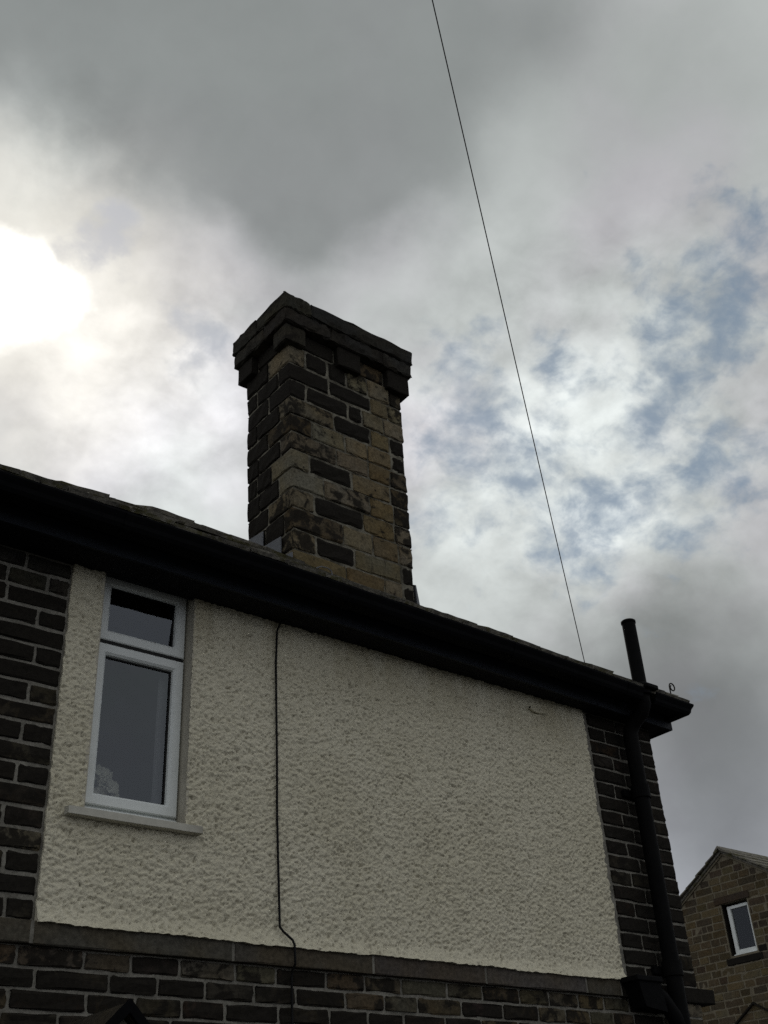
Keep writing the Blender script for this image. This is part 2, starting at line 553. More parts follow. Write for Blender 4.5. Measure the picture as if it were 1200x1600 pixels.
# ------------------------------------------------------------------ the house
WL, WR, WB = -3.0, 8.04, 12.2          # left end, right corner, back
YF = 6.0                               # face of the stonework
SOF, STB, STT = 5.23, 2.914, 3.035     # soffit, string course bottom and top
house = empty('house', (3.0, 6.0, 0), 'dark stone house with cream roughcast upper wall, white window and tall chimney', 'house')
OX0, OX1, OZ0, OZ1 = 2.633, 3.302, 3.68, 5.30   # window opening

wb = MB()
ym = YF + 0.005
wb.box(WL, OX0, ym, 6.30, 0, 5.40)
wb.box(OX1, WR - 0.005, ym, 6.30, 0, 5.40)
wb.box(OX0, OX1, ym, 6.30, 0, OZ0 - 0.02)
wb.box(OX0, OX1, ym, 6.30, OZ1, 5.40)
wb.box(WR - 0.30, WR - 0.005, 6.30, WB, 0, 5.40)
wb.box(WL, WR - 0.30, WB - 0.3, WB, 0, 5.40)
wb.box(WL, WL + 0.3, 6.30, WB - 0.3, 0, 5.40)
wall = wb.build('wall', M_mortar, house)


def wall_stone(x0, x1, z0, z1, kind, gap=0.011, proud=0.003, parent=None, depth=0.08, jz=0.0048):
    v, f = rough(x0 + gap / 2, x1 - gap / 2, YF - proud - random.uniform(0, .006), YF + depth, z0 + gap / 2, z1 - gap / 2, b=0.011, j=jz, mids=(2, 0, 1), ragged=.002)
    return obj('stone', v, f, M_stone, parent or wall, col=kcol(kind))


CH = (SOF - STT) / 18.0 + 0.0001
# left of the roughcast: joints read course by course, courses counted down from the soffit
XL = 2.421
left_joints = {0: 2.12, 1: 2.274, 2: 2.024, 3: 2.235, 4: 1.999, 5: 2.246, 6: 1.93, 7: 2.238, 8: 1.96, 9: 2.228, 10: 1.94, 11: 2.227, 12: 1.95,
               13: 2.18, 14: 1.93, 15: 2.218, 16: 1.95, 17: 2.253}
left_ends = []
for r in range(18):
    z1 = SOF - CH * r
    z0 = z1 - CH
    xs = [XL, left_joints[r]]
    while xs[-1] > 1.15: xs.append(xs[-1] - random.uniform(.22, .46))
    left_ends.append((z0, z1, xs[-1]))
    for a, b in zip(xs[1:], xs[:-1]):
        k = 'w' if random.random() < .45 else 'k'
        if r in (14,) and b > 2.1: k = 'm'
        if r < 2: k = 'x'
        wall_stone(a, b, z0, z1, k, gap=0.020)
# right-hand pier
XP = 7.19
for r in range(18):
    z1 = SOF - CH * r
    z0 = z1 - CH
    xs = [XP]
    q = WR - (0.30 if r % 2 else 0.19)
    if r % 2: cuts = [XP + random.uniform(.20, .27), XP + random.uniform(.50, .58)]
    else: cuts = [XP + random.uniform(.34, .42), XP + random.uniform(.56, .66)]
    xs += cuts + [WR]
    for i, (a, b) in enumerate(zip(xs[:-1], xs[1:])):
        k = random.choice('kkwwr')
        last = i == len(xs) - 2
        wall_stone(a, b, z0, z1, k, gap=0.017, depth=0.26 if last else 0.08)
# below the string course
R0 = [1.95, 2.351, 2.727, 3.009, 3.313, 3.682, 3.968, 4.341, 4.64, 4.942, 5.338, 5.656, 6.008, 6.30, 6.604, 6.879, 7.164, 7.45, 7.72, WR]
K0 = ['b', 'p', 'p', 'w', 'p', 'p', 'w', 'b', 'p', 'p', 'p', 'b', 'p', 'p', 'b', 'p', 'w', 'w', 'm']
R1 = [2.05, 2.462, 2.885, 3.18, 3.483, 3.815, 4.111, 4.486, 4.795, 5.07, 5.454, 5.836, 6.177, 6.455, 6.709, 6.966, 7.2, 7.55, WR]
K1 = ['k', 'w', 'k', 'k', 'w', 'w', 'w', 'b', 'p', 'b', 'r', 'w', 'p', 'b', 'p', 'b', 'w', 'p']
R2 = [1.9, 2.33, 2.76, 3.05, 3.338, 3.621, 3.986, 4.36, 4.66, 4.949, 5.3, 5.62, 5.97, 6.3, 6.66, 7.0, 7.35, 7.7, WR]
zt = STB
HB = 0.1075
for r, (R, K) in enumerate(((R0, K0), (R1, K1), (R2, None))):
    for i, (a, b) in enumerate(zip(R[:-1], R[1:])):
        k = K[i] if K else random.choice('kwwrb')
        wall_stone(a, b, zt - HB * (r + 1), zt - HB * r, k, gap=0.017, depth=0.24 if i == len(R) - 2 else 0.08)
for r in range(3, 6):
    x = 1.8 + random.uniform(0, .3)
    while x < WR - .15:
        x2 = min(WR, x + random.uniform(.27, .44))
        if WR - x2 < .15: x2 = WR
        wall_stone(x, x2, zt - HB * (r + 1), zt - HB * r, random.choice('kwwrb'), gap=0.017)
        x = x2
low = MB()
for r in range(6, 27):
    x = 1.0 + random.uniform(0, .3)
    while x < WR - .1:
        x2 = min(WR, x + random.uniform(.27, .44))
        if WR - x2 < .15: x2 = WR
        low.box(x + .008, x2 - .008, YF - .004 - random.uniform(0, .006), YF + .03, zt - HB * (r + 1) + .008, zt - HB * r - .008)
        x = x2
rs_ = random.Random(5)
for (z0, z1, xe) in left_ends + [(zt - HB * (r + 1), zt - HB * r, R_[0]) for r, R_ in enumerate((R0, R1, R2))] + [(zt - HB * (r + 1), zt - HB * r, 1.78) for r in range(3, 6)] + [(zt - HB * (r + 1), zt - HB * r, .98) for r in range(6, 27)]:
    x = xe
    while x > WL + .1:
        x2 = max(WL, x - rs_.uniform(.24, .44))
        low.box(x2 + .009, x - .009, YF - .004 - rs_.uniform(0, .006), YF + .03, z0 + .009, z1 - .009)
        x = x2
o = low.build('outer_stones', M_stone, wall, col=kcol('w'))
o['kind'] = 'stuff'

# string course: long dressed blocks standing proud of the wall
sx = [WL, -1.6, -.5, 0.5, 1.35, 2.405, 3.645, 4.69, 5.672, 6.677, 7.065]
for i, (a, b) in enumerate(zip(sx[:-1], sx[1:])):
    v, f = rough(a + .008, b - .008, YF - .042, YF + .1, STB, STT, b=.008, j=.0025, mids=(5, 0, 0))
    obj('string_stone', v, f, M_stone, house, col=kcol('s', .1))
v, f = rough(7.078, 8.19, YF - .042, YF + .2, STB - .004, STT - .01, b=.012, j=.004, mids=(4, 0, 0))
o = obj('string_stone', v, f, M_stone, house, col=kcol('k'))
sm_ = MB()
sm_.box(WL, 7.066, YF - .037, YF + .09, STB + .003, STT - .003)
sm_.build('string_bedding', M_mortar, house)
o['label'] = 'soot black end block of the string course'
# end of the string course returning round the corner is the same block

# ---- roughcast panel: a relief surface of thrown lumps
PX0, PX1, PZ0, PZ1 = 2.424, 7.135, STT + .002, 5.26


def vnoise(x, z, seed):
    r = np.random.default_rng(seed)
    T = r.random((512, 512))
    xi, zi = np.floor(x).astype(int), np.floor(z).astype(int)
    fx, fz = x - xi, z - zi
    fx, fz = fx * fx * (3 - 2 * fx), fz * fz * (3 - 2 * fz)
    a, b = T[xi % 512, zi % 512], T[(xi + 1) % 512, zi % 512]
    c, e = T[xi % 512, (zi + 1) % 512], T[(xi + 1) % 512, (zi + 1) % 512]
    return (a * (1 - fx) + b * fx) * (1 - fz) + (c * (1 - fx) + e * fx) * fz


def relief(x, z):
    wx = x + .012 * (vnoise(x * 30, z * 30, 1) - .5)
    wz = z + .012 * (vnoise(x * 30, z * 30, 2) - .5)
    a = vnoise(wx * 48 + wz * 9, wz * 66 - wx * 10, 3)
    b = vnoise(wx * 100, wz * 118, 4)
    c = vnoise(x * 6, z * 6, 5)
    d_ = vnoise(x * 147, z * 147, 6)
    e = vnoise(wx * 62 + 40, wz * 95 + 11, 7)
    h = .0105 * np.clip((a - .2) * 1.9, 0, 1) ** .8 + .0075 * np.clip((b - .2) * 1.6, 0, 1) + .0055 * d_ + .006 * c
    h = h - .009 * np.clip((e - .82) / .11, 0, 1)          # torn pits between the lumps
    return h


nx, nz = 690, 326
gx, gz = np.meshgrid(np.linspace(PX0, PX1, nx), np.linspace(PZ0, PZ1, nz), indexing='ij')
gy = YF - .002 - relief(gx, gz)
# uneven hand-finished margins
edge_r = .022 * (vnoise(gz[-1] * 9, gz[-1] * 0, 11) - .5) + .016 * (vnoise(gz[-1] * 40, gz[-1] * 0, 12) - .5)
edge_b = -.004 - .014 * vnoise(gx[:, 0] * 4, gx[:, 0] * 0, 13) - .008 * vnoise(gx[:, 0] * 30, gx[:, 0] * 0, 14)
edge_l = .010 * (vnoise(gz[0] * 30, gz[0] * 0, 15) - .5)
fr_ = np.clip((gx - (PX1 - .12)) / .12, 0, 1)
gx = gx + fr_ * edge_r[None, :] + np.clip((PX0 + .06 - gx) / .06, 0, 1) * edge_l[None, :]
fb_ = np.clip((PZ0 + .10 - gz) / .10, 0, 1)
gz2 = gz + fb_ * edge_b[:, None]
gy = gy - fb_ ** 2 * .046 + np.clip((PX0 + .02 - gx) / .02, 0, 1) * .004   # bell-cast lip over the string course
verts = np.stack([gx, gy, gz2], -1).reshape(-1, 3)
xc, zc = (gx[:-1, :-1] + gx[1:, 1:]) / 2, (gz2[:-1, :-1] + gz2[1:, 1:]) / 2
hole = (xc > OX0) & (xc < OX1) & (zc > OZ0 - .05)
ii, jj = np.where(~hole)
base = ii * nz + jj
faces = np.stack([base, base + nz, base + nz + 1, base + 1], -1).tolist()
# return edges so that the coat has a thickness
k0 = len(verts)
back = verts.reshape(nx, nz, 3)
ev, ef = [], []
for line in (back[-1, :], back[0, :], back[:, 0]):
    s0 = k0 + len(ev)
    for p_ in line:
        ev.append(p_)
        ev.append((p_[0], YF + .004, p_[2]))
    for q in range(len(line) - 1):
        a = s0 + q * 2
        ef.append((a, a + 1, a + 3, a + 2))
verts = np.concatenate([verts, np.array(ev)])
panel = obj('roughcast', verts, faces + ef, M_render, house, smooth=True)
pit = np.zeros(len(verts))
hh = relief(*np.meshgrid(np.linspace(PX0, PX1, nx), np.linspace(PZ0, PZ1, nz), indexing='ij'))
pit[:nx * nz] = np.clip((.0105 - hh) / .0065, 0, 1).ravel()  # rises as the relief gets deeper
panel.data.attributes.new('pit_depth', 'FLOAT', 'POINT').data.foreach_set('value', pit.astype(np.float32))

# smooth plaster reveals of the window and its sill
rv = MB()
rv.box(OX1 - .001, OX1 + .014, YF - .014, 6.12, OZ0 - .01, OZ1)
rv.box(OX0 - .012, OX0 + .012, YF - .014, 6.12, OZ0 - .01, OZ1)
rv.build('window_reveal', M_reveal, house)

# ---- window
FY = 6.085     # face of the frame
win = MB()
# outer frame
FX0, FX1, FZ0, FZ1 = 2.647, 3.299, 3.728, 5.285
for bx_ in ((FX0, FX0 + .03, FY + .018, 6.16, FZ0, FZ1), (FX1 - .03, FX1, FY + .018, 6.16, FZ0, FZ1),
            (FX0 + .03, FX1 - .03, FY + .018, 6.16, FZ0, FZ0 + .03), (FX0 + .03, FX1 - .03, FY + .018, 6.16, FZ1 - .03, FZ1),
            (FX0 + .03, FX1 - .03, FY + .018, 6.16, 4.775, 4.82)):
    win.add(*sbox(*bx_, b=.003))
window = win.build('window', M_pvc, house)


def sash(x0, x1, z0, z1, wdt, y0, y1):
    """mitred casement: four members with sloping beads towards the glass"""
    vv, ff = [], []
    prof = [(0, y1), (0, y0 + .006), (.006, y0), (wdt - .018, y0), (wdt - .004, y0 + .012), (wdt, y0 + .03), (wdt, y1)]
    n = len(prof)
    corners = [(x0, z0, 1, 1), (x1, z0, -1, 1), (x1, z1, -1, -1), (x0, z1, 1, -1)]
    for (cx, cz, sx_, sz_) in corners:
        for (t_, y) in prof: vv.append((cx + sx_ * t_, y, cz + sz_ * t_))
    for k in range(4):
        q = (k + 1) % 4
        for i in range(n - 1): ff.append((k * n + i, q * n + i, q * n + i + 1, k * n + i + 1))
    return vv, ff


SW = .075
sashes = [(2.664, 3.289, 4.812, 5.278), (2.664, 3.289, 3.742, 4.786)]
for (a, b, c, e) in sashes:
    v, f = sash(a, b, c, e, SW, FY - .012, FY + .05)
    s_ = obj('sash', v, f, M_pvc, window)
    gk = MB()
    gw = .0045
    gx0, gx1, gz0_, gz1_ = a + SW, b - SW, c + SW, e - SW
    yy = FY + .021
    gk.box(gx0, gx0 + gw, yy, yy + .012, gz0_, gz1_)
    gk.box(gx1 - gw * 2.2, gx1, yy - .004, yy + .012, gz0_, gz1_)
    gk.box(gx0 + gw, gx1 - gw * 2.2, yy, yy + .012, gz0_, gz0_ + gw)
    gk.box(gx0 + gw, gx1 - gw * 2.2, yy - .004, yy + .012, gz1_ - gw * 2, gz1_)
    gk.build('gasket', M_gasket_gap, window)
    pm = MB()
    yp = FY + .027
    tl_ = .026 if c > 4.8 else .0015       # upper pane tilted to shrink the dark eaves reflection in it
    pm.add([(gx0, yp + tl_ * .6, gz0_), (gx1, yp + tl_ * .6, gz0_), (gx1, yp - tl_ * .6, gz1_), (gx0, yp - tl_ * .6, gz1_)], [(0, 1, 2, 3)])
    pm.build('pane', M_glass, window)
# dark strip added as the shade in the gap between the sashes; drip bar below
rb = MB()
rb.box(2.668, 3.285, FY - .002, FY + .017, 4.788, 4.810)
rb.build('gap_shade_strip', M_gasket_gap, window)
rb2 = MB()
rb2.add(*sbox(2.655, 3.289, FY - .016, FY + .02, 3.700, 3.722, .003))
rb2.build('drip_bar', M_pvc, window)

v, f = rough(2.520, 3.392, 5.918, 6.15, 3.618, 3.664, b=.006, j=.0015, mids=(6, 0, -1))
vv = np.array(v)
vv[:, 2] += np.clip((vv[:, 1] - 5.93) / .2, 0, 1) * .035 * (vv[:, 2] > 3.64)
obj('window_sill', vv, f, M_sill, house)

# room behind the glass
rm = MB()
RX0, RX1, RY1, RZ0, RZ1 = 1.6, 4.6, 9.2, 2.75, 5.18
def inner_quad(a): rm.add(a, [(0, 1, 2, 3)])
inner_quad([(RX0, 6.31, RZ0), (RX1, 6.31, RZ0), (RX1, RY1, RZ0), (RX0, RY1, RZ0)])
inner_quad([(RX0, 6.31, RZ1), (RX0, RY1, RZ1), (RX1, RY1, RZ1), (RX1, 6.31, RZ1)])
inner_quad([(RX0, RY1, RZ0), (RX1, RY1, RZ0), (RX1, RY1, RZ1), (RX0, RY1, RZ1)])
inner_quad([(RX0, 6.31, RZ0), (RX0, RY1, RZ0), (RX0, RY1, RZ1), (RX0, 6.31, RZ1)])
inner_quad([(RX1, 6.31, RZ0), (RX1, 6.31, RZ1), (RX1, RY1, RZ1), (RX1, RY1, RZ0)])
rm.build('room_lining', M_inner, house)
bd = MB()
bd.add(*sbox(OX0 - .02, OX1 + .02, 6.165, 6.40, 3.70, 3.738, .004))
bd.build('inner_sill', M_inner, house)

# ---- eaves: soffit, fascia, gutter, slates
def bow(x): return 0.0 if x < 1.8 else .0035 * (x - 1.8) ** 2     # the old eaves draw in towards the right corner
def sag(x): return 0.0
def yfas(x): return 5.714 + bow(x)
EX = 8.20      # right-hand edge of the soffit
xs = np.linspace(WL, EX, 24)
so = MB()
for a, b in zip(xs[:-1], xs[1:]):
    so.add([(a, yfas(a) + .02, SOF - .002), (b, yfas(b) + .02, SOF - .002), (b, 6.02, SOF), (a, 6.02, SOF),
            (a, yfas(a) + .02, SOF + .018), (b, yfas(b) + .02, SOF + .018), (b, 6.02, SOF + .02), (a, 6.02, SOF + .02)],
           [(0, 3, 2, 1), (4, 5, 6, 7), (0, 1, 5, 4), (2, 3, 7, 6)])
so.add([(WR - .02, 6.02, SOF - .001), (EX - .02, 6.02, SOF - .001), (EX - .02, WB + .2, SOF - .001), (WR - .02, WB + .2, SOF - .001)], [(0, 3, 2, 1)])
so.build('soffit', M_soffit, house)
fa = MB()
for a, b in zip(xs[:-1], xs[1:]):
    fa.add([(a, yfas(a), SOF - .014), (b, yfas(b), SOF - .014), (b, yfas(b) + .02, SOF - .014), (a, yfas(a) + .02, SOF - .014),
            (a, yfas(a), 5.43 + sag(a)), (b, yfas(b), 5.43 + sag(b)), (b, yfas(b) + .02, 5.43 + sag(b)), (a, yfas(a) + .02, 5.43 + sag(a))],
           [(0, 3, 2, 1), (4, 5, 6, 7), (0, 1, 5, 4), (2, 3, 7, 6), (1, 2, 6, 5), (0, 4, 7, 3)])
fa.box(EX - .02, EX, yfas(EX) + .02, WB + .2, SOF - .014, 5.32)
fa.build('fascia', M_fascia, house)


def gutter_prof():
    # ogee cast gutter: (offset out from the back, height)
    return [(0, .105), (0, .0), (.075, -.004), (.105, .004), (.122, .026), (.128, .052), (.142, .074), (.150, .088), (.150, .102), (.140, .102),
            (.138, .090), (.126, .072), (.116, .052), (.110, .030), (.098, .014), (.012, .010), (.012, .105)]


def gutter(path):
    """path: list of (point at the back of the gutter bottom, outward vector)"""
    pr = gutter_prof()
    vv, ff = [], []
    n = len(pr)
    for (p_, w_) in path:
        for (o_, h) in pr: vv.append((p_[0] + w_[0] * o_, p_[1] + w_[1] * o_, p_[2] + h))
    for i in range(len(path) - 1):
        for k in range(n):
            q = (k + 1) % n
            ff.append((i * n + k, i * n + q, (i + 1) * n + q, (i + 1) * n + k))
    ff.append(tuple(range(n)))
    ff.append(tuple((len(path) - 1) * n + k for k in range(n - 1, -1, -1)))
    return vv, ff


GZ = 5.285
GB = .10       # gutter back stands this far off the fascia, on a packing board
def gpath(a, b, k=16): return [((x, yfas(x) - GB, GZ), (0, -1)) for x in np.linspace(a, b, k)]
obj('gutter', *gutter(gpath(WL, 7.53, 30)), M_black, house)
GXE = 8.10
corner = gpath(7.70, 8.02, 5) + [((GXE, yfas(GXE) - GB, GZ), (.9, -1)), ((GXE, 6.2, GZ), (.9, 0)), ((GXE, WB, GZ), (.9, 0))]
obj('gutter', *gutter(corner), M_black, house)
pk = MB()
for a, b in zip(xs[:-1], xs[1:]):
    if b < 7.6:
        pk.add([(a, yfas(a) - GB + .002, 5.335), (b, yfas(b) - GB + .002, 5.335), (b, yfas(b) - .002, 5.335), (a, yfas(a) - .002, 5.335),
                (a, yfas(a) - GB + .002, 5.40), (b, yfas(b) - GB + .002, 5.40), (b, yfas(b) - .002, 5.40), (a, yfas(a) - .002, 5.40)],
               [(0, 3, 2, 1), (4, 5, 6, 7), (0, 1, 5, 4), (2, 3, 7, 6), (1, 2, 6, 5), (0, 4, 7, 3)])
pk.build('gutter_board', M_black, house)
pk = MB()
pk.box(7.69, EX - .03, yfas(8) - GB + .05, yfas(8) - .03, 5.335, 5.40)
pk.build('gutter_board', M_black, house)
for x in (0.9, 2.55, 4.3, 5.95, 7.35):
    v, f = gutter([((x - .035, yfas(x) - GB + .003, GZ - .005), (0, -1.05)), ((x + .035, yfas(x) - GB + .003, GZ - .005), (0, -1.05))])
    obj('gutter_joint', v, f, M_black, house)
for x in (8.075,):
    v, f = tube([(x - .012, yfas(x) - .13, GZ - .012), (x + .012, yfas(x) - .13, GZ - .012)], .016, 10)
    obj('gutter_bracket', v, f, M_black, house)

# roof: pitched front slope hipped at the right-hand end
PITCH = math.radians(33.9)
RY0, RZ0_ = 5.525, 5.395      # underside of the eaves slates
cp, sp_ = math.cos(PITCH), math.sin(PITCH)
RIDGE_Y = 9.1
RX = 8.27
base_z = RZ0_ + .1 * math.tan(PITCH) - .006
rf_ = MB()
hx = RX - (RIDGE_Y - RY0)
hzt = RZ0_ + (RIDGE_Y - RY0) * math.tan(PITCH)
e0, e1 = (WL, RY0 + .1, base_z), (RX - .1, RY0 + bow(RX) + .1, base_z)
e2, e3 = (RX - .1, 2 * RIDGE_Y - RY0 - .1, base_z - .05), (WL, 2 * RIDGE_Y - RY0 - .1, base_z)
t0, t1 = (WL, RIDGE_Y, hzt - .07), (hx, RIDGE_Y, hzt - .07)
rf_.add([e0, e1, e2, e3, t0, t1], [(0, 1, 5), (0, 5, 4), (1, 2, 5), (2, 3, 4, 5), (0, 4, 3), (0, 3, 2, 1)])
roof = rf_.build('roof', M_slate, house)

GAUGE, SLEN, STH = .27, .50, .024


def slate(x0, x1, row, ln=SLEN, th=STH, lift=0.0):
    """one stone slate of the front slope, its thick lower edge facing the street"""
    s0 = row * GAUGE
    v, f = rough(x0, x1, 0, ln, 0, th * random.uniform(.85, 1.3), b=.006, j=.0035, mids=(2, -1, -1), skip_back=False)
    v = np.array(v)
    tilt = .028
    out = np.empty_like(v)
    sl = s0 + v[:, 1] + random.uniform(-.012, .012)
    hn = v[:, 2] + .028 - tilt * (v[:, 1] / ln) + lift + .006 * random.uniform(-1, 1)
    hn = hn + .008 * np.sin(v[:, 0] * 2.3 + row) * (row > 0) + (.062 * np.exp(-((v[:, 0] - 3.45) / 1.15) ** 2) * min(row, 2) / 2 if row > 0 else 0)   # swollen patch of old roof
    out[:, 0] = v[:, 0]
    out[:, 1] = RY0 + sl * cp - hn * sp_ + np.array([bow(x) for x in v[:, 0]])
    out[:, 2] = RZ0_ + sl * sp_ + hn * cp + np.array([sag(x) for x in v[:, 0]])
    return out, f


CHX0, CHX1, CHY0, CHY1 = 4.80, 6.21, 7.0, 7.76
rest = MB()
nslate = 0
for row in range(0, 16):
    x = 0.6 + random.uniform(-.2, 0)
    ymid = RY0 + row * GAUGE * cp
    if ymid > RIDGE_Y - .1: break
    xlim = RX - (ymid - RY0) * 1.03 - .02
    while x < xlim - .08:
        x2 = min(x + random.uniform(.26, .42), xlim)
        if xlim - x2 < .1: x2 = xlim
        yy = ymid + .2
        if not (x2 > CHX0 - .02 and x < CHX1 + .02 and yy > CHY0 - .12 and ymid < CHY1 + .1):
            v, f = slate(x + .003, x2 - .003, row, th=.026 if row else .03, lift=0)
            if row < 6:
                obj('slate', v, f, M_slate, roof)
            else:
                rest.add(v.tolist(), f)
        x = x2
# under-eaves course below the first row
x = .5
while x < RX - .05:
    x2 = min(RX - .03, x + random.uniform(.3, .42))
    v, f = slate(x + .003, x2 - .003, -.05, ln=.3, th=.022, lift=-.024)
    obj('eaves_slate', v, f, M_slate, roof)
    x = x2
# slates of the hip end, out of sight round the corner
for row in range(0, 13):
    xr = RX - row * GAUGE * cp
    y = RY0 + bow(RX) + (RX - xr) + .05
    ye = 2 * RIDGE_Y - y
    while y < ye - .05:
        y2 = min(y + .36, ye)
        f0 = .4 * cp + .02 if y < RY0 + bow(RX) + (RX - xr) + .1 else 0
        if y2 - y - f0 < .02: f0 = y2 - y - .02
        zz = RZ0_ - .02 + row * GAUGE * sp_
        rest.add([(xr, y, zz), (xr, y2 - .005, zz), (xr - .4 * cp, y2 - .005, zz + .4 * sp_ - .03), (xr - .4 * cp, y + f0, zz + .4 * sp_ - .03),
                  (xr + .01, y, zz + .026), (xr + .01, y2 - .005, zz + .026), (xr - .4 * cp + .01, y2 - .005, zz + .4 * sp_ - .005), (xr - .4 * cp + .01, y + f0, zz + .4 * sp_ - .005)],
                 [(0, 1, 2, 3), (4, 7, 6, 5), (0, 4, 5, 1), (1, 5, 6, 2), (2, 6, 7, 3), (3, 7, 4, 0)])
        y = y2
o = rest.build('upper_slates', M_slate, roof)
o['kind'] = 'stuff'
# hip tiles
hl = []
for k in range(11):
    a = Vector((RX - .12 - k * .42 * .62, RY0 + bow(RX) + .03 + k * .40 * .62, RZ0_ + .060 - .045 * min(k, 1) + k * .40 * .62 * math.tan(PITCH)))
    b = a + Vector((-.62, .62, .62 * math.tan(PITCH))) * .44
    dr = (b - a).normalized()
    sd = dr.cross(Vector((0, 0, 1))).normalized()
    nr = sd.cross(dr)
    vv = []
    for q in (0, 1):
        p_ = (a, b)[q]
        for t_ in (-1, -.5, 0, .5, 1):
            vv.append(p_ + sd * .11 * t_ + nr * (.028 - .06 * abs(t_) + (.008 if q == 0 else 0)))
        for t_ in (1, .5, 0, -.5, -1):
            vv.append(p_ + sd * .10 * t_ + nr * (.008 - .06 * abs(t_) + (.008 if q == 0 else 0)))
    n = 10
    ff = [(i, (i + 1) % n, n + (i + 1) % n, n + i) for i in range(n)] + [tuple(range(n - 1, -1, -1)), tuple(range(n, 2 * n))]
    obj('hip_tile', vv, ff, M_slate, roof)
# scrolled hip iron
pts = [(8.090, 5.72, 5.44), (8.090, 5.72, 5.53), (8.090, 5.72, 5.572)]
cx, cz = 8.134, 5.572
for k in range(26):
    t_ = math.pi - k * .30
    r = .044 * (1 - k * .022)
    pts.append((cx + r * math.cos(t_), 5.72 + k * .0003, cz + r * math.sin(t_)))
obj('hip_iron', *tube(pts, .0065, 6), M_iron, house)
# ------------------------------------------------------------------ chimney (a part of the house)
def lean(v):
    v = np.array(v, float)
    t_ = (CHX1 - v[:, 0]) / (CHX1 - CHX0)
    v[:, 0] += -.017 * (v[:, 2] - 7.9) * t_
    return v


cb = MB()
cb.box(CHX0 + .012, CHX1 - .012, CHY0 + .012, CHY1 - .012, 5.7, 9.16)
chimney = obj('chimney', lean(cb.v), cb.f, M_mortar_ch, house)
ZS = [8.98, 8.745, 8.54, 8.33, 8.12, 7.913, 7.708, 7.496, 7.276, 7.066, 6.838, 6.628, 6.426, 6.21, 6.0]
RF = [[(5.0, 'g'), (5.267, 'k'), (5.509, 'k'), (5.773, 'm'), (6.052, 't'), (6.21, 'b')], [(5.276, 'k'), (5.802, 'k'), (6.02, 't'), (6.21, 'm')], [(4.992, 'k'), (5.506, 'k'), (5.683, 'k'), (5.955, 't'), (6.21, 't')], [(5.316, 'm'), (5.777, 'k'), (6.016, 'o'), (6.21, 'k')], [(5.051, 'b'), (5.448, 'g'), (5.725, 't'), (6.026, 'o'), (6.21, 'k')], [(5.332, 'm'), (5.721, 'g'), (5.995, 'o'), (6.21, 'b')], [(5.005, 'g'), (5.508, 'k'), (5.98, 'o'), (6.21, 'b')], [(5.169, 'g'), (5.713, 'm'), (6.013, 'o'), (6.21, 'b')], [(5.047, 'm'), (5.624, 'k'), (6.005, 'o'), (6.21, 'm')], [(5.367, 'b'), (5.726, 'g'), (6.036, 'o'), (6.21, 'm')], [(5.051, 'm'), (5.497, 'k'), (6.058, 't'), (6.21, 'k')], [(5.385, 'o'), (5.836, 'o'), (6.057, 'g'), (6.21, 'k')], [(5.235, 'b'), (5.74, 'o'), (6.21, 'm')], [(5.091, 'k'), (5.653, 'b'), (6.21, 'b')]]
LF = [[(7.368, 'k'), (7.76, 'k')], [(7.194, 'k'), (7.578, 'k'), (7.76, 'k')], [(7.377, 'k'), (7.76, 'k')], [(7.185, 'k'), (7.584, 'k'), (7.76, 'k')], [(7.387, 'b'), (7.76, 'k')], [(7.187, 'k'), (7.555, 'k'), (7.76, 'k')], [(7.34, 'b'), (7.597, 'k'), (7.76, 'k')], [(7.221, 'm'), (7.549, 'k'), (7.76, 'k')], [(7.403, 'k'), (7.76, 'k')], [(7.149, 'b'), (7.456, 'k'), (7.76, 'k')], [(7.264, 'm'), (7.76, 'k')], [(7.162, 'k'), (7.76, 'k')], [(7.367, 'k'), (7.76, 'k')], [(7.264, 'k'), (7.76, 'k')]]


def ch_stone(x0, x1, y0, y1, z0, z1, kind, face, gap=.017):
    h = gap / 2
    pr = random.uniform(-.002, .007)
    v, f = rough(0, 1, 0, 1, 0, 1)  # replaced below
    if face == 'front':
        v, f = rough(x0 + h, x1 - h, CHY0 - pr, y1, z0 + h, z1 - h, b=.034 if kind == 'k' else .016, j=.0065, mids=(3, 0, 1), ragged=.004)
        v = np.array(v)
    elif face == 'left':
        v, f = rough(-(y1 - h), -(y0 + h), 0, .09, z0 + h, z1 - h, b=.016, j=.0065, mids=(3, 0, 1), ragged=.004)
        v = np.array(v)
        v = np.stack([CHX0 - pr + v[:, 1], -v[:, 0], v[:, 2]], -1)
    else:   # quoin seen on both faces
        v, f = rough(CHX0 - pr, x1 - h, CHY0 - pr, y1 - h, z0 + h, z1 - h, b=.016, j=.006, mids=(3, 2, 1), ragged=.003)
        v = np.array(v)
    c_ = kcol(kind)
    if kind == 'k': c_ = (*c_[:3], 1.0)
    else: c_ = (*c_[:3], min(.9, c_[3] + .07))
    return obj('stone', lean(v), f, M_stone, chimney, col=c_)


for i in range(len(RF)):
    z1, z0 = ZS[i], ZS[i + 1]
    fr_row, lf_row = RF[i], LF[i]
    ch_stone(CHX0, fr_row[0][0], CHY0, lf_row[0][0], z0, z1, fr_row[0][1], 'quoin')
    for (a, _), (b, k) in zip(fr_row[:-1], fr_row[1:]):
        last = b >= CHX1
        ch_stone(a, b + (.008 if last else 0), CHY0, CHY0 + (.40 if last else .09), z0, z1, k, 'front')
    for (a, _), (b, k) in zip(lf_row[:-1], lf_row[1:]):
        ch_stone(0, 0, a, b + (.008 if b >= CHY1 else 0), z0, z1, k, 'left')
